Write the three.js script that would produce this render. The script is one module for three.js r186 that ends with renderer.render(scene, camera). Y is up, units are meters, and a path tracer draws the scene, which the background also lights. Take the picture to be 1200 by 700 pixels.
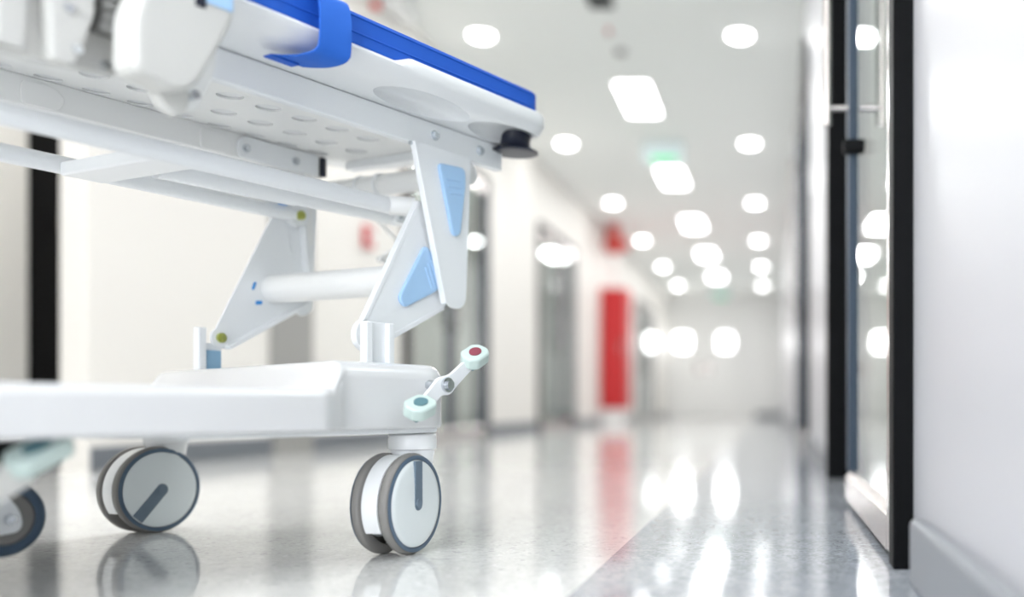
import * as THREE from 'three';
import { RoundedBoxGeometry } from 'three/addons/geometries/RoundedBoxGeometry.js';
import { mergeGeometries } from 'three/addons/utils/BufferGeometryUtils.js';
import { RectAreaLightUniformsLib } from 'three/addons/lights/RectAreaLightUniformsLib.js';
import { Brush, Evaluator, SUBTRACTION } from 'three-bvh-csg';

// ---------------------------------------------------------------- camera, exposure
const scene = new THREE.Scene();
const EYE = 0.2174;
const camera = new THREE.PerspectiveCamera(2 * THREE.MathUtils.radToDeg(Math.atan(478 / 1140)), 1814 / 956, 0.05, 80);
camera.setViewOffset(1814, 956, 0, 0, 1200, 700);          // one-point view along the corridor, shifted lens
camera.position.set(0, EYE, 0);
camera.lookAt(0, EYE, -10);
camera.focus = 1.5;
camera.userData.fStop = 0.68;
const renderer = new THREE.WebGLRenderer();
renderer.toneMapping = THREE.LinearToneMapping;
renderer.toneMappingExposure = 1.36;
renderer.shadowMap.enabled = true;
RectAreaLightUniformsLib.init();
scene.background = new THREE.Color(0x000000);
const PANEL_LIGHT = 23, DOWN_LIGHT = 22, ROOM_LIGHT = 24, GLOW = 8, DAYLIGHT = 3.6;

// ---------------------------------------------------------------- helpers
let seed = 7;
const rnd = () => { seed = (seed * 1664525 + 1013904223) >>> 0; return seed / 4294967296; };
const taken = {};
function numbered(n) { if (!(n in taken)) { taken[n] = 0; return n; } return n + '_' + String(++taken[n]).padStart(3, '0'); }
function mesh(name, geo, mat, parent) {
  const m = new THREE.Mesh(geo, mat);
  m.castShadow = m.receiveShadow = true;
  m.name = parent ? name : numbered(name);
  (parent || scene).add(m);
  return m;
}
function thing(name, label, category, pos = [0, 0, 0], turn = 0, group) {
  const g = new THREE.Group(); g.name = numbered(name); g.position.set(...pos); g.rotation.y = turn;
  g.userData = { label, category }; if (group) g.userData.group = group;
  scene.add(g); return g;
}
function tag(o, label, category, group) { o.userData = { label, category }; if (group) o.userData.group = group; return o; }
function struct(name, geo, mat) { const m = mesh(name, geo, mat); m.name = name; m.userData.kind = 'structure'; return m; }
function sub(name, parent, pos = [0, 0, 0], turn = 0) { const g = new THREE.Group(); g.name = name; g.position.set(...pos); g.rotation.y = turn; parent.add(g); return g; }
// box between two corners in world terms: x0..x1, y0..y1, depth d0..d1 (z = -d)
function bx(x0, x1, y0, y1, d0, d1, r = 0) {
  const w = x1 - x0, h = y1 - y0, d = d1 - d0;
  const g = r ? new RoundedBoxGeometry(w, h, d, 2, r) : new THREE.BoxGeometry(w, h, d);
  g.translate((x0 + x1) / 2, (y0 + y1) / 2, -(d0 + d1) / 2);
  return g;
}
// uv in metres by dominant normal
function uvMetres(g) {
  const p = g.attributes.position, n = g.attributes.normal, uv = new Float32Array(p.count * 2);
  for (let i = 0; i < p.count; i++) {
    const ax = Math.abs(n.getX(i)), ay = Math.abs(n.getY(i)), az = Math.abs(n.getZ(i));
    if (ay >= ax && ay >= az) { uv[2 * i] = p.getX(i); uv[2 * i + 1] = p.getZ(i); }
    else if (ax >= az) { uv[2 * i] = p.getZ(i); uv[2 * i + 1] = p.getY(i); }
    else { uv[2 * i] = p.getX(i); uv[2 * i + 1] = p.getY(i); }
  }
  g.setAttribute('uv', new THREE.BufferAttribute(uv, 2));
  return g;
}
function rod(a, b, r, seg = 24, r2 = r) {
  const A = new THREE.Vector3(...a), B = new THREE.Vector3(...b), L = A.distanceTo(B);
  const g = new THREE.CylinderGeometry(r2, r, L, seg);
  g.applyQuaternion(new THREE.Quaternion().setFromUnitVectors(new THREE.Vector3(0, 1, 0), B.clone().sub(A).normalize()));
  const c = A.add(B).multiplyScalar(0.5); g.translate(c.x, c.y, c.z);
  return g;
}
function roundShape(pts, r) {
  const s = new THREE.Shape(), n = pts.length;
  for (let i = 0; i < n; i++) {
    const P = new THREE.Vector2(...pts[i]), A = new THREE.Vector2(...pts[(i + n - 1) % n]), B = new THREE.Vector2(...pts[(i + 1) % n]);
    const rr = Array.isArray(r) ? r[i] : r;
    const la = Math.min(rr, P.distanceTo(A) * 0.48), lb = Math.min(rr, P.distanceTo(B) * 0.48);
    const a = P.clone().lerp(A, la / P.distanceTo(A)), b = P.clone().lerp(B, lb / P.distanceTo(B));
    if (i === 0) s.moveTo(a.x, a.y); else s.lineTo(a.x, a.y);
    s.quadraticCurveTo(P.x, P.y, b.x, b.y);
  }
  s.closePath();
  return s;
}
// plate: outline in (s, y), lying between t0 (near side) and t1 (far side) of the stretcher
function plate(pts, t0, t1, r = 0.006, bev = 0.0015, holes) {
  const sh = roundShape(pts, r);
  if (holes) sh.holes.push(...holes);
  const g = new THREE.ExtrudeGeometry(sh, { depth: t1 - t0 - 2 * bev, bevelEnabled: bev > 0, bevelThickness: bev, bevelSize: bev, bevelOffset: -bev, bevelSegments: 3, curveSegments: 8 });
  g.translate(0, 0, -t1 + bev);
  return g;
}
function sbox(s0, s1, y0, y1, t0, t1, r = 0.004) {
  const g = new RoundedBoxGeometry(s1 - s0, y1 - y0, t1 - t0, 3, Math.min(r, (s1 - s0) / 2.01, (y1 - y0) / 2.01, (t1 - t0) / 2.01));
  g.translate((s0 + s1) / 2, (y0 + y1) / 2, -(t0 + t1) / 2);
  return g;
}
function srod(a, b, r, seg) { return rod([a[0], a[1], -a[2]], [b[0], b[1], -b[2]], r, seg); }
// loft of closed rings of equal length -> capped solid
function loft(rings) {
  const n = rings[0].length, pos = [], idx = [];
  for (const R of rings) for (const p of R) pos.push(...p);
  for (let i = 0; i < rings.length - 1; i++) for (let j = 0; j < n; j++) {
    const a = i * n + j, b = i * n + (j + 1) % n, c = a + n, d = b + n;
    idx.push(a, c, b, b, c, d);
  }
  for (const [i, flip] of [[0, false], [rings.length - 1, true]]) {
    const c = [0, 0, 0]; for (const p of rings[i]) for (let k = 0; k < 3; k++) c[k] += p[k] / n;
    const ci = pos.length / 3; pos.push(...c);
    for (let j = 0; j < n; j++) { const a = i * n + j, b = i * n + (j + 1) % n; flip ? idx.push(ci, b, a) : idx.push(ci, a, b); }
  }
  const g = new THREE.BufferGeometry();
  g.setAttribute('position', new THREE.Float32BufferAttribute(pos, 3));
  g.setIndex(idx); g.computeVertexNormals();
  return g;
}
function grainTexture(size, make, srgb = true) {
  const a = new Uint8Array(size * size * 4); make(a, size);
  const t = new THREE.DataTexture(a, size, size); t.wrapS = t.wrapT = THREE.RepeatWrapping;
  t.magFilter = THREE.LinearFilter; t.minFilter = THREE.LinearMipmapLinearFilter; t.generateMipmaps = true;
  if (srgb) t.colorSpace = THREE.SRGBColorSpace; t.needsUpdate = true;
  return t;
}
function valueNoise(n, size) {   // tileable value noise, n cells across
  const g = new Float32Array(n * n).map(() => rnd());
  const sm = (x) => x * x * (3 - 2 * x);
  return (x, y) => {
    const fx = x / size * n, fy = y / size * n, ix = Math.floor(fx), iy = Math.floor(fy), u = sm(fx - ix), v = sm(fy - iy);
    const at = (i, j) => g[((j + n) % n) * n + (i + n) % n];
    return (at(ix, iy) * (1 - u) + at(ix + 1, iy) * u) * (1 - v) + (at(ix, iy + 1) * (1 - u) + at(ix + 1, iy + 1) * u) * v;
  };
}
function terrazzo(base, spread, chips) {
  return grainTexture(1024, (a, S) => {
    const n1 = valueNoise(6, S), n2 = valueNoise(300, S), n3 = valueNoise(70, S);
    for (let y = 0; y < S; y++) for (let x = 0; x < S; x++) {
      const k = (n1(x, y) - 0.5) * 0.25 + (n2(x, y) - 0.5) * 1.0 + (n3(x, y) - 0.5) * 0.5, i = 4 * (y * S + x);
      for (let c = 0; c < 3; c++) a[i + c] = Math.max(0, Math.min(255, base[c] + spread * k)); a[i + 3] = 255;
    }
    for (let q = 0; q < chips; q++) {
      const X = rnd() * S, Y = rnd() * S, r = 1.2 + rnd() * rnd() * 5, tone = (rnd() - 0.62) * 60, el = 0.6 + rnd() * 0.8, th = rnd() * 3.14;
      for (let j = -7; j <= 7; j++) for (let i2 = -7; i2 <= 7; i2++) {
        const uu = i2 * Math.cos(th) + j * Math.sin(th), vv = -i2 * Math.sin(th) + j * Math.cos(th);
        if (Math.hypot(uu * el, vv / el) > r) continue;
        const i = 4 * ((((Y + j) | 0) + S) % S * S + (((X + i2) | 0) + S) % S);
        for (let c = 0; c < 3; c++) a[i + c] = Math.max(0, Math.min(255, base[c] + tone + (c === 2 ? 2 : 0)));
      }
    }
  });
}
const rippleMap = grainTexture(512, (a, S) => {
  const n1 = valueNoise(9, S), n2 = valueNoise(26, S);
  for (let y = 0; y < S; y++) for (let x = 0; x < S; x++) { const v = 255 * (0.65 * n1(x, y) + 0.35 * n2(x, y)), i = 4 * (y * S + x); a[i] = a[i + 1] = a[i + 2] = v; a[i + 3] = 255; }
}, false);

// ---------------------------------------------------------------- materials
const std = (color, roughness = 0.5, extra = {}) => new THREE.MeshStandardMaterial({ color, roughness, ...extra });
const phys = (color, roughness, extra = {}) => new THREE.MeshPhysicalMaterial({ color, roughness, ...extra });
const M = {
  floor: phys(0xffffff, 0.08, { specularIntensity: 0.6, map: terrazzo([222, 222, 220], 22, 5200), bumpMap: rippleMap, bumpScale: 0.0001, ior: 1.55 }),
  border: phys(0xffffff, 0.08, { specularIntensity: 0.6, map: terrazzo([164, 169, 175], 38, 6200), bumpMap: rippleMap, bumpScale: 0.00009, ior: 1.55 }),
  ceiling: std(0xf6f8f5, 0.9),
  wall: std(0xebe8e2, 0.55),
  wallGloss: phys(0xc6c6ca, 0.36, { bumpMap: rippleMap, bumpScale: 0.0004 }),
  base: std(0x84888d, 0.4),
  baseDark: std(0x6d7278, 0.4),
  black: phys(0x0b0c0e, 0.5, { specularIntensity: 0.15 }),
  greyPanel: std(0x9c9b97, 0.6),
  steel: phys(0xbdb7b4, 0.22, { metalness: 1 }),
  alu: phys(0x3a4654, 0.45, { metalness: 0.2, specularIntensity: 0.4 }),
  glass: phys(0xf3faf8, 0.02, { transmission: 1, thickness: 0, ior: 1.5 }),
  door: std(0xf5f5f3, 0.45),
  lit: std(0xffffff, 0.6, { emissive: 0xffffff, emissiveIntensity: GLOW }),
  litDome: std(0xffffff, 0.6, { emissive: 0xffffff, emissiveIntensity: 14 }),
  litWindow: std(0xffffff, 0.6, { emissive: 0xffffff, emissiveIntensity: 7 }),
  daylight: std(0xffffff, 0.7, { emissive: 0xf3f8ff, emissiveIntensity: 0.6 }),
  fitting: std(0xf2f2f0, 0.5),
  red: std(0xc41a1e, 0.4),
  redBright: std(0xd5453a, 0.5),
  paintPale: std(0xe2d9d6, 0.5),
  signPane: std(0xdceaec, 0.5),
  signGreen: std(0x1fae6a, 0.5, { emissive: 0x2fd08a, emissiveIntensity: 0.7 }),
  greyDevice: std(0x6f716f, 0.6),
  // stretcher
  powder: phys(0xf6f9fb, 0.32, { clearcoat: 0.3, clearcoatRoughness: 0.2 }),
  powderGrey: phys(0xf6f7f6, 0.4),
  plastic: phys(0xf8fafb, 0.3, { clearcoat: 0.4, clearcoatRoughness: 0.15 }),
  shell: phys(0xe0e1e2, 0.26, { clearcoat: 0.5, clearcoatRoughness: 0.12 }),
  housing: phys(0xd3d3cf, 0.4),
  blueInset: phys(0xaed4f9, 0.3, { clearcoat: 0.4, clearcoatRoughness: 0.2 }),
  blueMark: std(0x3e9be4, 0.5),
  blueBlock: std(0x8fb6d2, 0.45),
  mattress: phys(0x2763cf, 0.55, { specularIntensity: 0.5 }),
  strap: phys(0x2f6dd4, 0.65, { specularIntensity: 0.5 }),
  navy: phys(0x10182e, 0.35),
  chrome: phys(0xd0d4d8, 0.18, { metalness: 1 }),
  brass: phys(0xc3c878, 0.3, { metalness: 0.9 }),
  bolt: phys(0xdfe6ec, 0.25, { metalness: 0.5 }),
  tyre: std(0x8a8885, 0.55),
  tyreSide: std(0x5d7186, 0.45),
  wheelCap: phys(0xf2f9fb, 0.22, { clearcoat: 0.4 }),
  strip: std(0x6f8090, 0.4),
  dark: std(0x23272b, 0.6),
  mint: phys(0xc6d8d3, 0.35, { clearcoat: 0.3 }),
  padTeal: std(0x587f88, 0.45),
  padRed: std(0x8c3b4c, 0.45),
  rubber: std(0x44586c, 0.55),
  ribbed: std(0x7d7d7a, 0.6),
};

// ---------------------------------------------------------------- the corridor shell
const XR = 0.187, XL = -2.33, H = 2.68, END = 21.2, BACK = -3.0, SEAM = -0.237;
struct('floor', uvMetres(bx(-6, SEAM, -0.1, 0, BACK - 0.2, END + 0.3)), M.floor);
struct('floor_border', uvMetres(bx(SEAM, 4, -0.1, 0, BACK - 0.2, END + 0.3)), M.border);
struct('ceiling', bx(-6, 4, H, H + 0.12, BACK - 0.2, END + 0.3), M.ceiling);
struct('wall_back', bx(-6, 4, 0, H, BACK - 0.2, BACK), M.wall);
struct('wall_end', bx(-6, 4, 0, H, END, END + 0.2), M.door);
struct('wall_outer_left', bx(-5.6, -5.5, 0, H, BACK, END), M.wall);
struct('wall_outer_right', bx(3.2, 3.3, 0, H, BACK, END), M.wall);
{ // tall frosted daylight window closing the corridor behind the viewer
  const w = new THREE.Group(); w.name = 'window_1'; w.userData.kind = 'structure'; scene.add(w);
  for (const x of [-2.2, -1.08, 0.04]) mesh('window_frame', bx(x - 0.03, x + 0.03, 0.0, 2.5, BACK, BACK + 0.05, 0.004), M.fitting, w);
  for (const y of [0.0, 2.44]) mesh('window_frame', bx(-2.17, 0.01, y, y + 0.06, BACK, BACK + 0.05, 0.004), M.fitting, w);
  for (const x of [-2.17, -1.05]) mesh('window_pane', bx(x, x + 1.06, 0.06, 2.44, BACK + 0.005, BACK + 0.02), M.daylight, w);
  for (const x of [-1.64, -0.52]) {
    const L = new THREE.RectAreaLight(0xf3f8ff, DAYLIGHT, 1.06, 2.38); L.position.set(x, 1.25, -(BACK + 0.03)); L.rotation.y = 0; L.name = 'window_light'; w.add(L);
  }
}
const rightOpen = [[1.304, 3.0, 2.2], [5.2, 6.9, 2.2]];
const leftOpen = [[2.2, 3.31, 2.15], [6.1, 7.88, 2.06], [9.59, 11.3, 2.06], [16.4, 18.6, 2.06]];
function wallWithOpenings(name, x0, x1, openings, mats) {
  let d = BACK, parts = [];
  openings.forEach(([a, b, top]) => { parts.push([d, a, 0, H]); parts.push([a, b, top, H]); d = b; });
  parts.push([d, END, 0, H]);
  parts.forEach(([a, b, y0, y1], i) => struct(name + (i ? '_' + String(i).padStart(3, '0') : ''), uvMetres(bx(x0, x1, y0, y1, a, b)), mats));
}
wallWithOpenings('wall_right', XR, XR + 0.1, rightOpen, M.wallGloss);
wallWithOpenings('wall_left', XL - 0.1, XL, leftOpen, M.wall);
// cross walls that close the side rooms
for (const [i, [x0, x1, d0]] of [[-5.5, XL - 0.1, 4.5], [-5.5, XL - 0.1, 13], [XR + 0.1, 3.2, 4.2], [XR + 0.1, 3.2, 9]].entries())
  struct('wall_partition' + (i ? '_00' + i : ''), bx(x0, x1, 0, H, d0, d0 + 0.1), M.wall);
// baseboards
const skirt = (name, x0, x1, d0, d1, m) => struct(name, bx(x0, x1, 0, 0.082, d0, d1, 0.008), m);
skirt('baseboard_right', XR - 0.022, XR, BACK, 1.19, M.base);
skirt('baseboard_right_001', XR - 0.02, XR, 3.05, 5.2, M.base);
skirt('baseboard_right_002', XR - 0.02, XR, 6.9, END, M.base);
[[BACK, 2.2], [3.31, 4.49], [4.87, 6.04], [7.94, 9.53], [11.36, 16.34], [18.66, END]].forEach(([a, b], i) => skirt('baseboard_left' + (i ? '_00' + i : ''), XL, XL + 0.015, a, b, M.baseDark));
struct('baseboard_end', bx(-0.42, XR, 0, 0.1, END - 0.015, END), M.baseDark);
// grey full-height panel let into the left wall
struct('trim_1', bx(XL, XL + 0.025, 0, 2.3, 4.49, 4.87, 0.004), M.greyPanel);
// alcove wall behind the left opening, with a black-framed door
struct('wall_alcove', bx(-3.2, -3.1, 0, H, 1.5, 4.5), M.wall);
struct('wall_alcove_001', bx(-3.1, XL - 0.1, 0, H, 1.4, 1.5), M.wall);
{
  const d = new THREE.Group(); d.name = 'door_1'; d.userData.kind = 'structure'; scene.add(d);
  const x0 = -3.1, x1 = -3.06;
  mesh('leaf', bx(x0, x1, 0.02, 2.08, 2.9, 4.0), M.door, d);
  mesh('stile', bx(x0, x1 + 0.01, 0.1, 2.08, 3.99, 4.22, 0.004), M.black, d);
  mesh('bottom_rail', bx(x0, x1 + 0.012, 0.0, 0.1, 2.9, 4.36, 0.004), M.black, d);
  const lk = mesh('lock', rod([x1 + 0.01, 0.99, -4.13], [x1 + 0.03, 0.99, -4.13], 0.018), M.steel, d); lk.scale.set(1, 1, 1);
  mesh('lever', bx(x1 + 0.03, x1 + 0.045, 0.95, 1.06, 4.115, 4.145, 0.006), M.steel, d);
}

// ---------------------------------------------------------------- glazed doors
function leaf(parent, x0, x1, d0, d1, top, handleAt, inward) {   // x0 is the corridor face
  const L = sub('leaf', parent);
  const lo = Math.min(x0, x1), hi = Math.max(x0, x1), gx = x0 + (x1 - x0) * 0.3;
  mesh('stile', bx(lo, hi, 0.012, top, d0, d0 + 0.045, 0.004), M.steel, L);
  mesh('stile', bx(lo + 0.002, hi, 0.076, top, d1 - 0.06, d1, 0.004), M.alu, L);
  mesh('top_rail', bx(lo, hi, top - 0.08, top, d0 + 0.045, d1 - 0.06, 0.004), M.steel, L);
  // bottom rail with bevelled top
  const s = new THREE.Shape(); const c = (lo + hi) / 2, w = (hi - lo) / 2;
  s.moveTo(c - w, 0.012); s.lineTo(c + w, 0.012); s.lineTo(c + w, 0.06); s.lineTo(c + w * 0.35, 0.078); s.lineTo(c - w * 0.35, 0.078); s.lineTo(c - w, 0.062); s.closePath();
  const rg = new THREE.ExtrudeGeometry(s, { depth: d1 - d0 - 0.045, bevelEnabled: false }); rg.translate(0, 0, -d1);
  mesh('bottom_rail', rg, M.steel, L);
  mesh('glass_pane', bx(Math.min(gx, gx + 0.006), Math.max(gx, gx + 0.006), 0.075, top - 0.07, d0 + 0.04, d1 - 0.055), M.glass, L);
  for (const [side, x] of [[-1, lo - 0.045], [1, hi + 0.04]]) {
    const z = -handleAt, parts = [rod([x, 0.834, z], [x, 1.75, z], 0.0095, 20)];
    for (const y of [0.873, 1.71]) parts.push(rod([x, y, z], [side < 0 ? lo : hi, y, z], 0.007, 16));
    mesh('pull_handle', mergeGeometries(parts), M.steel, L);
  }
  mesh('lock', mergeGeometries([bx(lo - 0.01, hi + 0.012, 0.775, 0.803, handleAt - 0.014, handleAt + 0.014, 0.003)]), M.black, L);
  return L;
}
function doorway(n, side, xf, d0, d1, top, leaves) {   // side +1: right wall, corridor face at smaller x
  const g = new THREE.Group(); g.name = 'door_' + n; g.userData.kind = 'structure'; scene.add(g);
  const xb = side > 0 ? xf + 0.127 : xf - 0.12, lo = Math.min(xf, xb), hi = Math.max(xf, xb);
  mesh('door_frame', bx(lo, hi, 0, top, d0, d0 + 0.05, 0.003), M.black, g);
  mesh('door_frame', bx(lo, hi, 0, top, d1 - 0.05, d1, 0.003), M.black, g);
  mesh('door_frame', bx(lo, hi, top, top + 0.06, d0, d1, 0.003), M.black, g);
  for (const [a, b, h] of leaves) leaf(g, xf + side * 0.002, xf + side * 0.045, a, b, top - 0.005, h);
}
doorway(2, 1, 0.160, 1.304, 3.0, 2.14, [[1.36, 2.2, 2.13]]);
doorway(3, 1, 0.160, 5.2, 6.9, 2.14, [[5.26, 6.04, 5.98], [6.06, 6.84, 6.12]]);
doorway(4, -1, XL + 0.03, 6.1, 7.88, 2.0, [[6.16, 6.98, 6.92], [7.0, 7.82, 7.06]]);
doorway(5, -1, XL + 0.03, 9.59, 11.3, 2.0, [[9.65, 10.44, 10.38], [10.46, 11.24, 10.52]]);
doorway(6, -1, XL + 0.03, 16.4, 18.6, 2.0, [[16.46, 17.49, 17.42], [17.51, 18.54, 17.58]]);
function area2(parent, x, y, z) { const L = new THREE.RectAreaLight(0xffffff, 10, 0.26, 0.3); L.position.set(x, y, z); L.rotation.set(0, Math.PI, 0); L.name = 'window_light'; parent.add(L); }
{ // double doors in the end wall
  const g = new THREE.Group(); g.name = 'door_7'; g.userData.kind = 'structure'; scene.add(g);
  mesh('door_frame', mergeGeometries([bx(-2.33, -2.27, 0, 2.12, END - 0.04, END), bx(-0.77, -0.7, 0, 2.12, END - 0.04, END), bx(-2.33, -0.7, 2.12, 2.2, END - 0.04, END)]), M.door, g);
  for (const [a, b] of [[-2.265, -1.525], [-1.515, -0.775]]) {
    const L = sub('leaf', g), c = (a + b) / 2 + (a < -2 ? -0.09 : 0.09);
    mesh('door_panel', bx(a, b, 0.01, 2.11, END - 0.03, END - 0.002, 0.004), M.door, L);
    mesh('window_trim', bx(c - 0.17, c + 0.17, 1.45, 1.83, END - 0.036, END - 0.028), M.fitting, L);
    mesh('window_pane', bx(c - 0.13, c + 0.13, 1.49, 1.79, END - 0.042, END - 0.034), M.litWindow, L);
    area2(L, c, 1.64, -(END - 0.046)); mesh('push_plate', bx(a < -2 ? b - 0.16 : a + 0.06, a < -2 ? b - 0.06 : a + 0.16, 0.95, 1.2, END - 0.036, END - 0.028), M.steel, L);
  }
}

// ---------------------------------------------------------------- ceiling lights
function area(parent, x, y, z, w, l, I) {
  const L = new THREE.RectAreaLight(0xffffff, I, w, l); L.position.set(x, y, z); L.rotation.x = -Math.PI / 2; L.name = 'lamp_light'; parent.add(L);
}
const PITCH = 2.63, XC = -1.08;
function panelLight(x, d, label, group, I) {
  const g = thing('ceiling_panel_light', label, 'ceiling light', [x, H, -d], 0, group);
  const fr = [], W = 0.25, L = 0.82;
  for (const q of [-1, 1]) { fr.push(new THREE.BoxGeometry(0.012, 0.012, L + 0.024).translate(q * (W / 2 + 0.006), -0.006, 0)); fr.push(new THREE.BoxGeometry(W, 0.012, 0.012).translate(0, -0.006, q * (L / 2 + 0.006))); }
  mesh('frame', mergeGeometries(fr), M.fitting, g);
  mesh('diffuser', new THREE.BoxGeometry(W, 0.006, L).translate(0, -0.004, 0), M.lit, g);
  area(g, 0, -0.013, 0, W, L, I);
}
function downLight(x, d, label, group) {
  const g = thing('recessed_downlight', label, 'ceiling light', [x, H, -d], 0, group);
  const ring = new THREE.LatheGeometry([[0.073, 0], [0.078, -0.004], [0.088, -0.006], [0.096, 0]].map((p) => new THREE.Vector2(...p)), 40);
  mesh('trim_ring', ring, M.fitting, g);
  mesh('diffuser', new THREE.LatheGeometry([[0, -0.024], [0.03, -0.023], [0.055, -0.018], [0.069, -0.01], [0.075, -0.001], [0, -0.001]].map((p) => new THREE.Vector2(...p)), 40), M.litDome, g);
  area(g, 0, -0.026, 0, 0.13, 0.13, DOWN_LIGHT);
}
const panelNames = ['rectangular ceiling light panel between the smoke detector and the hanging exit sign', 'rectangular ceiling light panel right past the first hanging exit sign', 'rectangular ceiling light panel level with the red fire cabinet',
  'rectangular ceiling light panel next past the red fire cabinet', 'rectangular ceiling light panel nearest the far double doors'];
for (let k = -4; k <= 4; k++) panelLight(XC, 7.75 + PITCH * k, k < 0 ? 'rectangular ceiling light panel in the middle row above the stretcher' : panelNames[k], 'middle row of ceiling panels', PANEL_LIGHT);
for (let k = -3; k <= 5; k++) {
  downLight(-0.226, 6.43 + PITCH * k, 'round recessed downlight in the ceiling row beside the steel-handled glass door wall', 'downlights beside the steel-handled door wall');
  downLight(-1.935, 6.43 + PITCH * k, 'round recessed downlight in the ceiling row beside the red cabinet wall', 'downlights beside the red cabinet wall');
}
panelLight(1.5, 2.6, 'rectangular light panel on the ceiling of the room behind the open glass door', null, ROOM_LIGHT);
panelLight(1.5, 6.4, 'rectangular light panel on the ceiling of the farther room behind glass doors', null, ROOM_LIGHT);
panelLight(-4.0, 7.0, 'rectangular light panel on the ceiling of the side room before the red cabinet', null, ROOM_LIGHT);
panelLight(-4.0, 10.4, 'rectangular light panel in the same side room, close to the red cabinet', null, ROOM_LIGHT);
panelLight(-4.0, 17.5, 'rectangular light panel on the ceiling of the side room past the red cabinet', null, ROOM_LIGHT);
panelLight(-2.78, 3.2, 'rectangular light panel on the ceiling of the alcove with black-edged door', null, 13);

// ---------------------------------------------------------------- things in the corridor
{ // fire cabinet and riser
  const g = thing('fire_cabinet', 'tall red fire cabinet standing out from the corridor wall', 'fire cabinet', [XL + 0.15, 0, -13.0]);
  const b = (x0, x1, y0, y1, z0, z1, r) => { const q = new RoundedBoxGeometry(x1 - x0, y1 - y0, z1 - z0, 2, r); q.translate((x0 + x1) / 2, (y0 + y1) / 2, (z0 + z1) / 2); return q; };
  mesh('plinth', b(-0.14, 0.15, 0, 0.2, -0.3, -0.02, 0.008), M.fitting, g);
  mesh('cabinet_body', b(-0.148, 0.2, 0.2, 1.82, -0.5, 0, 0.01), M.red, g);
  const dr = mesh('cabinet_door', b(-0.12, 0.175, 0.24, 1.78, 0, 0.014, 0.005), M.red, g);
  mesh('door_handle', b(0.13, 0.15, 0.95, 1.1, 0.014, 0.035, 0.005), M.steel, dr);
  const r = thing('fire_riser_pipe', 'fire pipe with a red valve under the ceiling above the red cabinet', 'pipe', [XL + 0.17, 0, -13.12]);
  mesh('pipe', rod([0, 1.821, 0], [0, 2.3, 0], 0.028), M.paintPale, r);
  mesh('valve_body', mergeGeometries([rod([0, 2.3, 0], [0, H - 0.002, 0], 0.09), rod([-0.12, 2.42, 0], [0.2, 2.42, 0], 0.075), rod([0, 2.42, 0], [0, 2.42, 0.16], 0.04)]), M.redBright, r);
  mesh('hand_wheel', new THREE.TorusGeometry(0.09, 0.016, 10, 32).translate(0, 2.42, 0.17), M.redBright, r);
}
function exitSign(x, d, label) {
  const g = thing('exit_sign', label, 'sign', [x, H, -d]);
  mesh('ceiling_mount', new RoundedBoxGeometry(0.36, 0.03, 0.05, 2, 0.008).translate(0, -0.0155, 0), M.fitting, g);
  mesh('sign_panel', new RoundedBoxGeometry(0.38, 0.19, 0.012, 2, 0.004).translate(0, -0.125, 0), M.signPane, g);
  mesh('green_band', new RoundedBoxGeometry(0.22, 0.045, 0.004, 2, 0.0015).translate(0.01, -0.19, 0.0085), M.signGreen, g);
}
exitSign(-1.015, 8.9, 'pale hanging exit sign with green lower band between the first two light panels');
exitSign(-1.1, 19.9, 'pale hanging exit sign with green band before the far double doors');
{
  const c = thing('ceiling_vent', 'dark grey square ceiling vent above the middle of the corridor', 'vent', [-1.05, H, -5.85]);
  mesh('vent_frame', new RoundedBoxGeometry(0.15, 0.02, 0.22, 2, 0.006).translate(0, -0.011, 0), M.greyDevice, c);
  for (let k = 0; k < 4; k++) mesh('slat', new THREE.BoxGeometry(0.12, 0.006, 0.02).translate(0, -0.024, -0.066 + k * 0.044), M.dark, c);
  const s = thing('sprinkler', 'small reddish sprinkler head on the ceiling beside the vent', 'sprinkler', [-1.07, H, -6.29]);
  mesh('escutcheon', new THREE.CylinderGeometry(0.035, 0.04, 0.01, 24).translate(0, -0.006, 0), M.fitting, s);
  mesh('bulb', new THREE.CylinderGeometry(0.012, 0.012, 0.035, 14).translate(0, -0.028, 0), M.redBright, s);
  mesh('deflector', new THREE.CylinderGeometry(0.024, 0.024, 0.003, 20).translate(0, -0.047, 0), M.chrome, s);
  const k = thing('smoke_detector', 'grey round smoke detector on the ceiling between sprinkler and light panel', 'detector', [-1.05, H, -6.66]);
  mesh('detector_base', new THREE.CylinderGeometry(0.05, 0.055, 0.02, 28).translate(0, -0.011, 0), M.fitting, k);
  mesh('sensor_dome', new THREE.LatheGeometry([[0, -0.05], [0.02, -0.049], [0.035, -0.04], [0.042, -0.021]].map((p) => new THREE.Vector2(...p)), 28), M.greyPanel, k);
  const w = thing('wall_speaker', 'white rounded wall speaker with red lamp high beside the ceiling', 'speaker', [XL + 0.002, 0, -5.9]);
  mesh('speaker_body', new RoundedBoxGeometry(0.12, 0.1, 0.3, 4, 0.035).translate(0.061, 2.629, 0), M.fitting, w);
  mesh('red_lamp', new THREE.SphereGeometry(0.028, 20, 14).translate(0.05, 2.52, 0.33), M.redBright, w);
  mesh('bracket', rod([0.05, 2.6, 0.12], [0.05, 2.535, 0.32], 0.012), M.fitting, w);
  const a = thing('fire_alarm_button', 'small red fire alarm call point on the cream wall', 'alarm button', [XL + 0.001, 1.19, -5.55]);
  mesh('back_box', new RoundedBoxGeometry(0.03, 0.12, 0.1, 2, 0.006).translate(0.016, 0, 0), M.red, a);
  mesh('push_plate', new RoundedBoxGeometry(0.006, 0.05, 0.06, 2, 0.002).translate(0.034, 0, 0), M.fitting, a);
}

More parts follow.
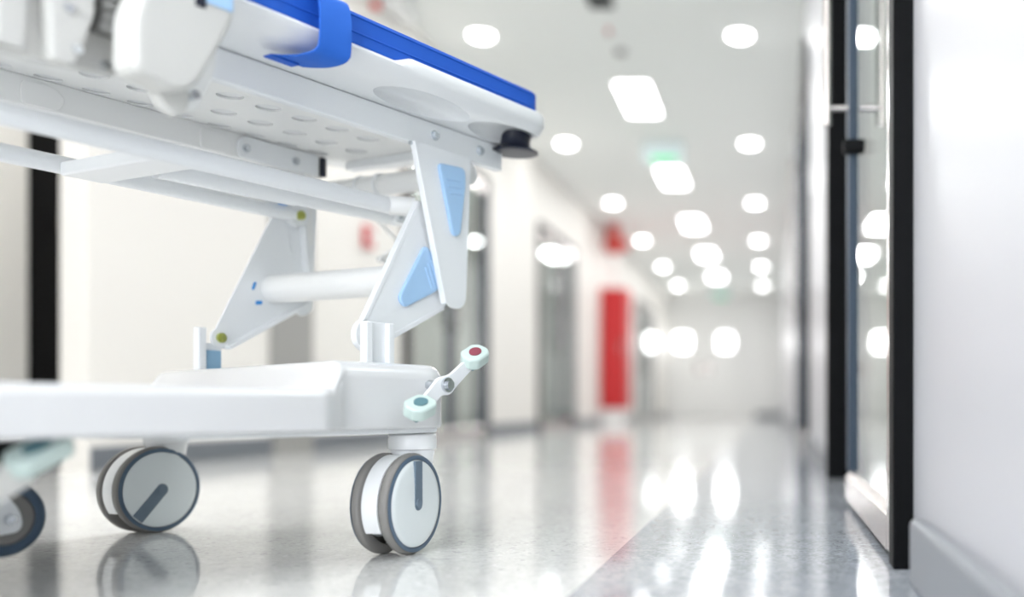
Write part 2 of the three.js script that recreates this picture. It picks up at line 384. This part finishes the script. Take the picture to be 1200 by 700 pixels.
// ---------------------------------------------------------------- the stretcher
// local frame: x = s (towards the foot end), y up, z = -t (t across, away from the viewer)
const ORIGIN = [-0.5606, 0, -1.449], TURN = THREE.MathUtils.degToRad(64.5);
const bed = thing('hospital_stretcher', 'white hospital stretcher with blue arm inserts on twin-wheel castors', 'stretcher', ORIGIN, TURN);
const MID = 0.295;
// --- base cover: moulded shell, one loft along s; it rises over each castor pair
{
  const sm = (a, b, x) => { const k = Math.max(0, Math.min(1, (x - a) / (b - a))); return k * k * (3 - 2 * k); };
  const rise = (s, t) => { const k = (t + 0.04) / 0.67, a = -0.150 + 0.165 * k, b = -1.04 - 0.165 * k; return sm(a - 0.012, a + 0.024, s) + sm(b + 0.012, b - 0.024, s); };
  const ring = (s, hw, y0, drop, r) => {      // the top follows rise(s, t)
    const top = (t) => 0.242 + 0.04 * rise(s, t) - drop, yn = top(MID - hw), yf = top(MID + hw);
    const pts = [], N = 7, add = (ct, cy, a0, q) => { for (let i = 0; i <= N; i++) { const a = a0 + (Math.PI / 2) * i / N; pts.push([s, cy + q * Math.sin(a), -(MID + ct + q * Math.cos(a))]); } };
    add(hw - r, yf - r, 0, r);
    for (let i = 1; i < 40; i++) { const t = MID + (hw - r) * (1 - 2 * i / 40); pts.push([s, top(MID + hw * (1 - 2 * i / 40)), -t]); }
    add(-hw + r, yn - r, Math.PI / 2, r);
    add(-hw + 0.005, y0 + 0.005, Math.PI, 0.005); add(hw - 0.005, y0 + 0.005, 1.5 * Math.PI, 0.005);
    return pts;
  };
  const rings = [], S0 = -1.27, S1 = 0.078, R = 0.05, F = 0.028;
  for (let i = 0; i <= 320; i++) {
    const s = S0 + (S1 - S0) * (0.5 - 0.5 * Math.cos(Math.PI * i / 320)), fromEnd = Math.min(s - S0, S1 - s);
    const e = Math.min(1, fromEnd / R), round = R * (1 - Math.sqrt(Math.max(0, 1 - (1 - e) * (1 - e))));
    const e2 = Math.min(1, fromEnd / F), drop = F * (1 - Math.sqrt(Math.max(0, 1 - (1 - e2) * (1 - e2))));
    const bulge = sm(-0.12, -0.19, s) * sm(-1.10, -1.02, s);
    const near = rise(s, -0.04), far = rise(s, 0.63);
    rings.push(ring(s, 0.334 + 0.034 * bulge - round, 0.1865, drop, 0.013 + 0.011 * Math.max(near, far)));
  }
  mesh('base_cover', loft(rings), M.shell, bed);
  mesh('base_pan', sbox(-0.34, 0.058, 0.179, 0.188, -0.022, 0.6, 0.003), M.powder, bed);
  mesh('base_pan', sbox(-1.2, -0.36, 0.184, 0.19, 0.0, 0.59, 0.002), M.powder, bed);
}
// --- castors
function castor(s, t, turn, trail, stripAngle) {
  const g = sub('castor', bed, [s, 0, -t], turn);
  const R = 0.075, W = 0.0175, gap = 0.0125;
  for (const k of [1, -1]) {
    const prof = [[0.060, 0], [0.0665, 0.0005], [0.0735, 0.003], [R, 0.006], [R, W - 0.006], [0.0735, W - 0.003], [0.069, W], [0.064, W - 0.002], [0.05, W - 0.003]].map(([r, z]) => new THREE.Vector2(r, z));
    const ty = new THREE.LatheGeometry(prof, 72); ty.rotateX(Math.PI / 2); if (k < 0) ty.rotateY(Math.PI); ty.translate(0, R, k * gap);
    mesh('tyre', ty, M.tyre, g);
    const ringG = new THREE.LatheGeometry([[0.0655, 0], [0.0715, 0], [0.0715, 0.0012], [0.0655, 0.0016]].map((p) => new THREE.Vector2(...p)), 72);
    ringG.rotateX(Math.PI / 2); if (k < 0) ringG.rotateY(Math.PI); ringG.translate(0, R, k * (gap + W - 0.0008));
    mesh('tyre_ring', ringG, M.tyreSide, g);
    const cap = new THREE.LatheGeometry([[0, 0.0042], [0.03, 0.0038], [0.055, 0.0026], [0.064, 0.001], [0.0655, -0.002], [0.0, -0.004]].map((p) => new THREE.Vector2(...p)), 64);
    cap.rotateX(Math.PI / 2); if (k < 0) cap.rotateY(Math.PI); cap.translate(0, R, k * (gap + W));
    mesh('wheel_cap', cap, M.wheelCap, g);
    const sh = new THREE.Shape(), w = 0.0095; sh.absarc(0, 0, w, Math.PI, 2 * Math.PI, false); sh.lineTo(w * 0.95, 0.0625); sh.lineTo(-w * 0.95, 0.0625); sh.closePath();
    const st = new THREE.ExtrudeGeometry(sh, { depth: 0.002, bevelEnabled: true, bevelThickness: 0.0008, bevelSize: 0.0008, bevelSegments: 2, curveSegments: 16 });
    st.rotateZ(stripAngle - Math.PI / 2); if (k < 0) st.rotateY(Math.PI); st.translate(0, R, k * (gap + W + 0.0022) - (k < 0 ? 0 : 0));
    const stm = mesh('brake_strip', st, M.strip, g);
    const bt = new THREE.CylinderGeometry(0.0068, 0.0072, 0.0016, 28); bt.rotateX(Math.PI / 2); bt.translate(0, R, k * (gap + W + 0.0056));
    mesh('hub_button', bt, M.strip, g);
  }
  // fender between the wheels: a sector, open at the bottom
  const a0 = trail > 0 ? -0.15 : Math.PI + 0.62 - Math.PI * 1.27, sh = new THREE.Shape();
  const A = -0.25, B = Math.PI + 0.55;
  sh.moveTo(0.02 * Math.cos(A), 0.02 * Math.sin(A)); sh.absarc(0, 0, 0.0725, A, B, false); sh.lineTo(0.02 * Math.cos(B), 0.02 * Math.sin(B)); sh.closePath();
  const fg = new THREE.ExtrudeGeometry(sh, { depth: 2 * gap - 0.002, bevelEnabled: true, bevelThickness: 0.001, bevelSize: 0.002, bevelOffset: -0.002, bevelSegments: 2, curveSegments: 40 });
  fg.translate(0, R, -gap + 0.001);
  mesh('fender', fg, M.plastic, g);
  const neck = new THREE.CylinderGeometry(0.033, 0.026, 0.05, 40).translate(trail, 0.131, 0);
  mesh('fork_neck', neck, M.plastic, g);
  const hs = new THREE.LatheGeometry([[0, 0.153], [0.0335, 0.153], [0.035, 0.155], [0.035, 0.170], [0.0335, 0.172], [0.035, 0.1735], [0.034, 0.178], [0, 0.1785]].map((p) => new THREE.Vector2(...p)), 48).translate(trail, 0, 0);
  mesh('stem_housing', hs, M.plastic, g);
  mesh('stem_collar', new THREE.CylinderGeometry(0.019, 0.019, 0.012, 32).translate(trail, 0.183, 0), M.dark, g);
  mesh('axle', rod([0, R, -gap - 0.002], [0, R, gap + 0.002], 0.019), M.dark, g);
  return g;
}
castor(0, 0, 0.256, 0.04, Math.PI / 2);
castor(0, 0.59, 0.02, 0.03, Math.PI * 1.27);
castor(-1.19, 0, 0.1, 0.04, Math.PI * 0.6);
castor(-1.19, 0.59, 0.1, 0.04, Math.PI * 0.4);
// --- fifth wheel on its swing arm under the base
{
  const g = sub('steering_wheel', bed, [-0.372, 0.076, -MID]);
  const R = 0.049;
  const ty = new THREE.LatheGeometry([[0.034, -0.013], [0.04, -0.015], [R - 0.003, -0.013], [R, -0.008], [R, 0.008], [R - 0.003, 0.013], [0.04, 0.015], [0.034, 0.013]].map((p) => new THREE.Vector2(...p)), 48); ty.rotateX(Math.PI / 2);
  mesh('tyre', ty, M.rubber, g);
  const rim = new THREE.LatheGeometry([[0, -0.011], [0.031, -0.011], [0.0345, -0.013], [0.0345, 0.013], [0.031, 0.011], [0, 0.011]].map((p) => new THREE.Vector2(...p)), 40); rim.rotateX(Math.PI / 2);
  mesh('rim', rim, M.tyre, g);
  for (const k of [1, -1]) {
    const sh = roundShape([[0.016, -0.016], [0.012, 0.012], [-0.03, 0.058], [-0.03, 0.104], [-0.09, 0.104], [-0.085, 0.05], [-0.02, -0.02]], 0.014);
    const f = new THREE.ExtrudeGeometry(sh, { depth: 0.003, bevelEnabled: true, bevelThickness: 0.0008, bevelSize: 0.0008, bevelSegments: 2 }).translate(0, 0, k > 0 ? 0.0175 : -0.0215);
    mesh('fork_plate', f, M.powder, g);
    const bo = new THREE.CylinderGeometry(0.0065, 0.0075, 0.006, 6); bo.rotateX(Math.PI / 2); bo.translate(0, 0, k * 0.0255);
    mesh('axle_nut', bo, M.chrome, g);
  }
}
// --- brake pedals
function pedalPad(parent, pos, quat, len, wid, topMat) {
  const hw = wid / 2, hl = len / 2, c = wid * 0.27;
  const sh = roundShape([[-hl + c, -hw], [hl - c, -hw], [hl, -hw + c], [hl, hw - c], [hl - c, hw], [-hl + c, hw], [-hl, hw - c], [-hl, -hw + c]], 0.004);
  const mk = (g) => { g.rotateX(-Math.PI / 2); g.applyQuaternion(quat); g.translate(...pos); return g; };
  const body = mk(new THREE.ExtrudeGeometry(sh, { depth: 0.012, bevelEnabled: true, bevelThickness: 0.004, bevelSize: 0.004, bevelOffset: -0.004, bevelSegments: 4, curveSegments: 6 }));
  mesh('pedal_pad', body, M.mint, parent);
  const el = new THREE.CylinderGeometry(1, 1, 0.002, 36); el.scale(len * 0.24, 1, wid * 0.24); el.applyQuaternion(quat);
  const up = new THREE.Vector3(0, 0.0168, 0).applyQuaternion(quat); el.translate(pos[0] + up.x, pos[1] + up.y, pos[2] + up.z);
  mesh('pad_mark', el, topMat, parent);
  const rb = []; for (const q of [-0.2, 0.2]) { const b = new RoundedBoxGeometry(0.01, 0.008, wid * 0.5, 2, 0.002); b.translate(q * len, -0.006, 0); b.applyQuaternion(quat); b.translate(...pos); rb.push(b); }
  mesh('pad_rib', mergeGeometries(rb), M.padTeal, parent);
}
{
  const g = sub('brake_pedal', bed);
  const T = -0.072;
  const tilt = (z, x) => new THREE.Quaternion().setFromEuler(new THREE.Euler(x, 0, z, 'ZXY'));
  const arm = plate([[-0.03, 0.210], [-0.012, 0.210], [0.012, 0.236], [0.03, 0.236], [0.044, 0.25], [0.083, 0.282], [0.072, 0.296], [0.03, 0.266], [0.008, 0.262], [-0.012, 0.242], [-0.03, 0.226]], T - 0.003, T + 0.003, 0.008, 0.001);
  mesh('lever_arm', arm, M.powder, g);
  mesh('pivot_bolt', mergeGeometries([srod([0.022, 0.251, T + 0.07], [0.022, 0.251, T - 0.012], 0.0075, 6), srod([0.022, 0.251, T - 0.003], [0.022, 0.251, T - 0.007], 0.011, 24)]), M.chrome, g);
  pedalPad(g, [-0.034, 0.212, -T + 0.006], tilt(0.35, 0.5), 0.046, 0.036, M.padTeal);
  pedalPad(g, [0.081, 0.290, -T + 0.002], tilt(0.5, 0.5), 0.044, 0.034, M.padRed);
}
{
  const g = sub('steering_pedal', bed);
  const q = new THREE.Quaternion().setFromEuler(new THREE.Euler(0.45, 0, 0.5, 'ZXY'));
  mesh('lever_arm', plate([[-0.60, 0.105], [-0.59, 0.088], [-0.50, 0.142], [-0.505, 0.168], [-0.52, 0.165]], -0.034, -0.02, 0.006, 0.002), M.housing, g);
  pedalPad(g, [-0.495, 0.166, 0.032], q, 0.062, 0.034, M.padTeal);
  mesh('lever_post', srod([-0.6, 0.1, -0.02], [-0.6, 0.1, 0.29], 0.01, 16), M.powder, g);
}
// --- lifting arms
function insetShape(pts, t0, t1, name, parent, r) {
  const m = mesh(name, plate(pts, t0, t1, r, 0.0035), M.blueInset, parent);
  return m;
}
const upper = [[0.134, 0.660], [0.262, 0.660], [0.2495, 0.403], [0.236, 0.390], [0.212, 0.390], [0.202, 0.402]];
const upIn = [[0.178, 0.634], [0.242, 0.638], [0.244, 0.612], [0.2305, 0.517], [0.2125, 0.514]];
const lower = [[0.040, 0.352], [0.160, 0.568], [0.205, 0.568], [0.224, 0.40], [0.216, 0.388], [0.105, 0.332], [0.075, 0.308], [0.046, 0.306], [0.028, 0.330]];
const lowIn = [[0.168, 0.494], [0.182, 0.486], [0.201, 0.428], [0.196, 0.418], [0.123, 0.382], [0.1105, 0.398]];
function ridges(parent, list, t) { for (const [a, b] of list) mesh('grip_ridge', srod([...a, t], [...b, t], 0.0018, 8), M.blueInset, parent); }
{
  const a = mesh('upper_arm', mergeGeometries([plate(upper, 0.100, 0.104, 0.012, 0.001),
    plate([[0.130, 0.660], [0.137, 0.660], [0.207, 0.398], [0.200, 0.396]], 0.099, 0.111, 0.002, 0.001)]), M.powder, bed);
  insetShape(upIn, 0.0935, 0.101, 'blue_insert', a, 0.012);
  ridges(a, [[[0.196, 0.609], [0.228, 0.612]], [[0.2, 0.598], [0.231, 0.601]], [[0.204, 0.587], [0.232, 0.590]]], 0.0935);
  const b = mesh('lower_arm', mergeGeometries([plate(lower, 0.120, 0.124, 0.016, 0.001),
    plate([[0.036, 0.343], [0.044, 0.343], [0.166, 0.566], [0.158, 0.568]], 0.119, 0.131, 0.002, 0.001), srod([0.0555, 0.333, 0.119], [0.0555, 0.333, 0.131], 0.0265, 36).toNonIndexed(),
    plate([[0.078, 0.309], [0.106, 0.331], [0.219, 0.389], [0.215, 0.396], [0.104, 0.339], [0.074, 0.314]], 0.119, 0.131, 0.002, 0.001)]), M.powder, bed);
  insetShape(lowIn, 0.1135, 0.121, 'blue_insert', b, 0.011);
  ridges(b, [[[0.168, 0.455], [0.182, 0.421]], [[0.174, 0.463], [0.189, 0.426]], [[0.180, 0.47], [0.195, 0.432]]], 0.1135);
  mesh('elbow_pin', srod([0.224, 0.412, 0.104], [0.224, 0.412, 0.122], 0.012), M.chrome, bed);
}
{ // far pair
  const far = [[0.040, 0.356], [0.150, 0.572], [0.205, 0.572], [0.210, 0.50], [0.226, 0.428], [0.218, 0.412], [0.068, 0.325], [0.054, 0.318], [0.030, 0.332]];
  const a = mesh('lower_arm', mergeGeometries([plate(far, 0.470, 0.474, [0.01, 0.01, 0.01, 0.02, 0.012, 0.012, 0.01, 0.02, 0.02], 0.001),
    plate([[0.058, 0.319], [0.222, 0.413], [0.219, 0.419], [0.054, 0.325]], 0.455, 0.473, 0.002, 0.001),
    plate([[0.205, 0.572], [0.212, 0.572], [0.217, 0.50], [0.230, 0.43], [0.224, 0.424], [0.210, 0.50]], 0.455, 0.473, 0.002, 0.001)]), M.powder, bed);
  mesh('slot_mark', plate([[0.107, 0.43], [0.111, 0.43], [0.116, 0.444], [0.112, 0.444]], 0.468, 0.471, 0.002, 0.0005), M.blueMark, a);
  mesh('slot_mark', plate([[0.115, 0.403], [0.127, 0.405], [0.127, 0.412], [0.115, 0.41]], 0.468, 0.471, 0.002, 0.0005), M.blueMark, a);
  mesh('pivot_bolt', mergeGeometries([srod([0.046, 0.339, 0.47], [0.046, 0.339, 0.462], 0.0085, 24), srod([0.046, 0.339, 0.463], [0.046, 0.339, 0.459], 0.0055, 6)]), M.brass, a);
  mesh('pivot_washer', srod([0.046, 0.339, 0.471], [0.046, 0.339, 0.4665], 0.017, 28), M.powder, a);
  mesh('upper_arm', mergeGeometries([plate([[0.13, 0.66], [0.262, 0.66], [0.25, 0.403], [0.224, 0.391], [0.21, 0.402]], 0.488, 0.492, 0.012, 0.001)]), M.powder, bed);
  mesh('arm_hanger', plate([[0.205, 0.66], [0.222, 0.66], [0.224, 0.53], [0.214, 0.52], [0.208, 0.56]], 0.455, 0.469, 0.004, 0.001), M.powderGrey, bed);
}
mesh('torque_tube', srod([0.150, 0.4345, 0.125], [0.150, 0.4345, 0.4695], 0.0255, 40), M.powderGrey, bed);
// brackets on the base
{
  const b = mesh('arm_bracket', mergeGeometries([sbox(0.018, 0.032, 0.262, 0.352, 0.085, 0.1, 0.003), sbox(0.03, 0.064, 0.262, 0.352, 0.093, 0.097, 0.0015), sbox(0.062, 0.075, 0.262, 0.352, 0.085, 0.1, 0.003)]), M.powder, bed);
  mesh('pivot_pin', srod([0.056, 0.335, 0.096], [0.056, 0.335, 0.12], 0.012), M.powder, b);
  mesh('bracket_foot', sbox(0.03, 0.066, 0.276, 0.286, 0.087, 0.094, 0.002), M.blueBlock, b);
  const f = mesh('arm_bracket', mergeGeometries([sbox(0.010, 0.025, 0.262, 0.356, 0.472, 0.488, 0.003), sbox(0.012, 0.06, 0.262, 0.33, 0.484, 0.488, 0.0015)]), M.powder, bed);
  mesh('spacer_block', sbox(0.026, 0.054, 0.262, 0.317, 0.4755, 0.4835, 0.002), M.blueBlock, f);
}
// head-end arms, simpler copies of the same plates
for (const [t0, n] of [[0.11, 'near'], [0.475, 'far']]) {
  const g1 = plate(lower.map(([s, y]) => [-1.19 - s, y]).reverse(), t0, t0 + 0.004, 0.016, 0.001);
  mesh('lower_arm', g1, M.powder, bed);
  mesh('upper_arm', plate(upper.map(([s, y]) => [-1.19 - s, y]).reverse(), t0 - 0.012, t0 - 0.008, 0.012, 0.001), M.powder, bed);
  mesh('arm_bracket', sbox(-1.265, -1.22, 0.24, 0.352, t0 - 0.02, t0 - 0.013, 0.003), M.powder, bed);
}
// --- lift frame under the deck
mesh('frame_tube', srod([-1.3, 0.566, 0.19], [0.16, 0.566, 0.19], 0.0145, 28), M.powder, bed);
mesh('frame_tube', srod([-1.3, 0.578, 0.415], [0.20, 0.578, 0.46], 0.0135, 28), M.powder, bed);
mesh('tube_knuckle', srod([0.16, 0.566, 0.19], [0.19, 0.566, 0.16], 0.0165, 28), M.powderGrey, bed);
{
  const k = mesh('tube_knuckle', srod([0.19, 0.577, 0.45], [0.19, 0.577, 0.468], 0.021, 32), M.powder, bed);
  mesh('pivot_bolt', mergeGeometries([srod([0.19, 0.576, 0.45], [0.19, 0.576, 0.443], 0.0085, 24), srod([0.19, 0.576, 0.443], [0.19, 0.576, 0.44], 0.005, 6)]), M.brass, k);
  mesh('tube_clip', sbox(0.142, 0.158, 0.588, 0.600, 0.435, 0.447, 0.002), M.blueMark, k);
}
mesh('cross_bar', sbox(-0.235, -0.175, 0.556, 0.576, 0.19, 0.42, 0.003), M.powder, bed);
mesh('cross_bar', sbox(-0.98, -0.92, 0.556, 0.576, 0.19, 0.42, 0.003), M.powder, bed);
{
  const c = mesh('lift_cylinder', mergeGeometries([srod([-0.17, 0.574, 0.30], [0.06, 0.576, 0.30], 0.02, 32), srod([0.06, 0.576, 0.30], [0.29, 0.579, 0.30], 0.0175, 32)]), M.powder, bed);
  mesh('end_clamp', sbox(0.262, 0.302, 0.562, 0.597, 0.281, 0.317, 0.005), M.powder, c);
  for (const s of [0.272, 0.29]) mesh('clamp_bolt', srod([s, 0.572, 0.282], [s, 0.572, 0.277], 0.0045, 6), M.bolt, c);
}
{
  const c = mesh('cross_tube', srod([0.28, 0.64, 0.12], [0.28, 0.64, 0.47], 0.0195, 32), M.powderGrey, bed);
  for (const t of [0.335, 0.385]) mesh('tube_ring', srod([0.28, 0.64, t], [0.28, 0.64, t + 0.006], 0.0225, 32), M.powder, c);
}
mesh('release_lever', mergeGeometries([srod([0.375, 0.524, 0.44], [0.425, 0.556, 0.44], 0.004, 12), srod([0.365, 0.518, 0.44], [0.385, 0.518, 0.44], 0.006, 14), srod([0.425, 0.556, 0.44], [0.30, 0.64, 0.44], 0.004, 12)]), M.powderGrey, bed);
mesh('deck_cross_rail', sbox(0.30, 0.325, 0.686, 0.703, 0.13, 0.46, 0.003), M.powder, bed);
// --- deck
{
  const near = mesh('side_rail', sbox(-1.5, 0.357, 0.66, 0.705, 0.112, 0.13, 0.003), M.powder, bed);
  for (const s of [0.187, 0.297]) {
    mesh('rail_bolt', mergeGeometries([srod([s, 0.684, 0.113], [s, 0.684, 0.1105], 0.0085, 24), srod([s, 0.684, 0.1105], [s, 0.684, 0.106], 0.0062, 6)]), M.bolt, near);
  }
  mesh('hinge_pin', srod([0.128, 0.657, 0.108], [0.158, 0.657, 0.108], 0.0035, 14), M.chrome, near);
  const farR = mesh('side_rail', sbox(-1.5, 0.245, 0.658, 0.702, 0.462, 0.482, 0.003), M.powderGrey, bed);
  mesh('end_plate', plate([[0.075, 0.66], [0.236, 0.66], [0.236, 0.699], [0.085, 0.699], [0.07, 0.685]], 0.457, 0.463, 0.008, 0.001), M.powder, farR);
  for (const s of [0.087, 0.187]) mesh('rail_bolt', mergeGeometries([srod([s, 0.677, 0.458], [s, 0.677, 0.4545], 0.0075, 20), srod([s, 0.677, 0.4545], [s, 0.677, 0.452], 0.0045, 6)]), M.chrome, farR);
  for (const s of [-0.265, 0.005, -0.53]) mesh('rail_tab', plate([[s, 0.66], [s, 0.694], [s + 0.042, 0.694], [s + 0.06, 0.68], [s + 0.05, 0.66]], 0.459, 0.463, 0.008, 0.0008), M.powderGrey, farR);
  mesh('rail_end_cap', sbox(0.246, 0.258, 0.662, 0.70, 0.458, 0.486, 0.003), M.navy, farR);
  // perforated deck plate
  const sh = new THREE.Shape(); sh.moveTo(-1.48, -0.463); sh.lineTo(0.335, -0.463); sh.lineTo(0.335, -0.129); sh.lineTo(-1.48, -0.129); sh.closePath();
  [[0.195, 0.034], [0.283, 0.0], [0.371, 0.051], [0.447, 0.03]].forEach(([t, off]) => {
    for (let k = -21; k <= 3; k++) { const p = new THREE.Path(); p.absellipse(off + k * 0.0665, -t, 0.019, t > 0.44 ? 0.0145 : 0.02, 0, Math.PI * 2); sh.holes.push(p); }
  });
  const g = new THREE.ExtrudeGeometry(sh, { depth: 0.0035, bevelEnabled: false, curveSegments: 10 });
  g.rotateX(Math.PI / 2); g.translate(0, 0.7052, 0);
  mesh('perforated_plate', g, M.powderGrey, bed);
  // moulded deck tray
  const rings = [], S0 = -1.52, S1 = 0.392;
  for (let i = 0; i <= 150; i++) {
    const q = i / 150, s = S0 + (S1 - S0) * (0.5 - 0.5 * Math.cos(Math.PI * q)), e = Math.min(1, Math.min(s - S0, S1 - s) / 0.055);
    const rd = 0.055 * (1 - Math.sqrt(Math.max(0, 1 - (1 - e) * (1 - e)))), hw = 0.282 - rd;
    const k = Math.max(0, Math.min(1, (s - 0.015) / 0.03)), lip = 0.7435 + 0.013 * k * k * (3 - 2 * k);
    const half = [[hw - 0.100, 0.7055], [hw - 0.05, 0.709], [hw - 0.028, 0.713], [hw - 0.014, 0.719], [hw - 0.004, 0.729], [hw, 0.735], [hw - 0.001, lip - 0.006], [hw - 0.005, lip - 0.002], [hw - 0.012, lip], [hw - 0.0155, lip - 0.001], [hw - 0.016, 0.7415]];
    const R = [];
    for (const [w, y] of half) R.push([s, y, -(MID - w)]);
    for (const [w, y] of half.slice().reverse()) R.push([s, y, -(MID + w)]);
    rings.push(R);
  }
  const tray = loft(rings);
  tray.setAttribute('uv', new THREE.Float32BufferAttribute(new Float32Array(tray.attributes.position.count * 2), 2));
  let brush = new Brush(tray, M.plastic); brush.updateMatrixWorld();
  const ev = new Evaluator(); ev.useGroups = false;
  for (const [s, len] of [[0.115, 0.10], [0.325, 0.105], [-0.55, 0.10]]) {
    const e = new THREE.SphereGeometry(1, 40, 24); const b = new Brush(e, M.plastic);
    b.scale.set(len, 0.027, 0.045); b.position.set(s, 0.7025, -0.060); b.rotation.x = 0.25; b.updateMatrixWorld();
    brush = ev.evaluate(brush, b, SUBTRACTION);
  }
  mesh('deck_tray', brush.geometry, M.plastic, bed);
  const bp = new THREE.LatheGeometry([[0, 0.711], [0.034, 0.711], [0.031, 0.706], [0.029, 0.695], [0.028, 0.687], [0.03, 0.679], [0.038, 0.673], [0.043, 0.671], [0.043, 0.668], [0.032, 0.666], [0, 0.666]].map((p) => new THREE.Vector2(...p)), 40).translate(0.368, 0.026, -0.092);
  mesh('corner_bumper', bp, M.navy, bed);
}
// --- side guard mechanism, folded down at the near side
{
  const g = sub('side_guard', bed);
  mesh('gear_housing', plate([[-0.372, 0.76], [-0.386, 0.70], [-0.404, 0.655], [-0.404, 0.590], [-0.352, 0.580], [-0.330, 0.594], [-0.285, 0.683], [-0.281, 0.76]], -0.035, 0.010, [0.005, 0.03, 0.02, 0.012, 0.015, 0.012, 0.02, 0.005], 0.008), M.housing, g);
  mesh('blue_label', sbox(-0.322, -0.289, 0.694, 0.74, -0.0375, -0.034, 0.001), M.blueInset, g);
  mesh('release_slot', sbox(-0.335, -0.3225, 0.686, 0.70, -0.037, -0.033, 0.001), M.navy, g);
  mesh('ribbed_boot', mergeGeometries([0, 1, 2, 3].map((k) => srod([-0.386 + k * 0.002, 0.645 + k * 0.013, 0.045], [-0.386 + k * 0.002, 0.656 + k * 0.013, 0.045], 0.017 - (k % 2) * 0.0015, 24))), M.ribbed, g);
  mesh('mount_plate', plate([[-0.6, 0.598], [-0.46, 0.596], [-0.37, 0.604], [-0.352, 0.64], [-0.362, 0.704], [-0.6, 0.704]], 0.05, 0.062, 0.012, 0.002), M.housing, g);
  mesh('guard_post', plate([[-0.452, 0.596], [-0.428, 0.596], [-0.408, 0.66], [-0.410, 0.706], [-0.458, 0.706]], 0.028, 0.05, 0.008, 0.003), M.housing, g);
  mesh('guard_post', plate([[-0.50, 0.60], [-0.475, 0.60], [-0.47, 0.706], [-0.50, 0.706]], 0.036, 0.05, 0.004, 0.002), M.housing, g);
  for (const [s, y, t] of [[-0.437, 0.656, 0.028], [-0.428, 0.613, 0.028], [-0.386, 0.613, 0.05]]) mesh('guard_bolt', srod([s, y, t], [s, y, t - 0.004], 0.0055, 6), M.chrome, g);
  mesh('latch_hook', plate([[-0.372, 0.60], [-0.312, 0.60], [-0.315, 0.575], [-0.326, 0.564], [-0.342, 0.572], [-0.352, 0.588]], 0.008, 0.027, 0.007, 0.002), M.housing, g);
  mesh('latch_lever', plate([[-0.278, 0.69], [-0.264, 0.69], [-0.264, 0.663], [-0.269, 0.632], [-0.289, 0.586], [-0.312, 0.577], [-0.318, 0.585], [-0.302, 0.606], [-0.284, 0.64]], 0.028, 0.034, 0.005, 0.0015), M.powderGrey, g);
  mesh('latch_pin', srod([-0.302, 0.598, 0.012], [-0.302, 0.598, 0.05], 0.0055, 16), M.chrome, g);
  for (const y of [0.775, 0.835]) mesh('guard_bar', srod([-1.15, y, -0.004], [-0.27, y, -0.004], 0.013, 20), M.powder, g);
  mesh('guard_pivot', srod([-1.0, 0.74, -0.004], [-1.0, 0.845, -0.004], 0.012, 20), M.powder, g);
  mesh('guard_arm', sbox(-0.36, -0.33, 0.74, 0.845, -0.012, 0.012, 0.004), M.powder, g);
  mesh('guard_mount', sbox(-0.52, -0.34, 0.662, 0.70, 0.062, 0.113, 0.003), M.housing, g);
}
// --- mattress and strap
const matt = thing('mattress', 'thin royal blue mattress lying on the white stretcher deck', 'mattress', ORIGIN, TURN);
{
  const g = (() => {
    const sh = roundShape([[-1.49, 0.0305], [0.372, 0.0305], [0.372, 0.5595], [-1.49, 0.5595]], 0.034);
    const q = new THREE.ExtrudeGeometry(sh, { depth: 0.039, bevelEnabled: true, bevelThickness: 0.006, bevelSize: 0.006, bevelOffset: -0.006, bevelSegments: 5, curveSegments: 8 });
    return q.rotateX(-Math.PI / 2).translate(0, 0.7505, 0);
  })();
  mesh('cushion', g, M.mattress, matt);
  const pipe = [];
  for (const y of [0.765, 0.7885]) pipe.push(srod([-1.45, y, 0.0305], [0.34, y, 0.0305], 0.0016, 8));
  mesh('side_seam', mergeGeometries(pipe), M.mattress, matt);
}
{
  const c = new THREE.CatmullRomCurve3([[0.16, 0.799], [0.06, 0.799], [0.03, 0.798], [0.012, 0.789], [0.001, 0.76], [-0.001, 0.73], [0.004, 0.706], [0.02, 0.6985], [0.045, 0.698], [0.06, 0.6985]].map(([t, y]) => new THREE.Vector3(t, y, 0)));
  const P = c.getPoints(60), o = [], rings = [];
  P.forEach((p, i) => {
    const a = P[Math.max(0, i - 1)], b = P[Math.min(60, i + 1)], n = new THREE.Vector2(-(b.y - a.y), b.x - a.x).normalize().multiplyScalar(0.0011);
    const sh = 0.016 * Math.max(0, 1 - i / 30) - 0.03 * Math.max(0, (i - 38) / 22);
    const s0 = -0.137 + sh, s1 = -0.085 + sh;
    rings.push([[s0, p.y + n.y, -(p.x + n.x)], [s1, p.y + n.y, -(p.x + n.x)], [s1, p.y - n.y, -(p.x - n.x)], [s0, p.y - n.y, -(p.x - n.x)]]);
  });
  const g = loft(rings).toNonIndexed(); g.computeVertexNormals();
  const st = thing('safety_strap', 'blue webbing strap looped over the mattress edge and under the deck', 'strap', ORIGIN, TURN);
  mesh('webbing', g, M.strap, st);
  mesh('buckle', sbox(-0.172, -0.128, 0.694, 0.6965, 0.05, 0.066, 0.0009), M.mattress, st);
}
renderer.render(scene, camera);
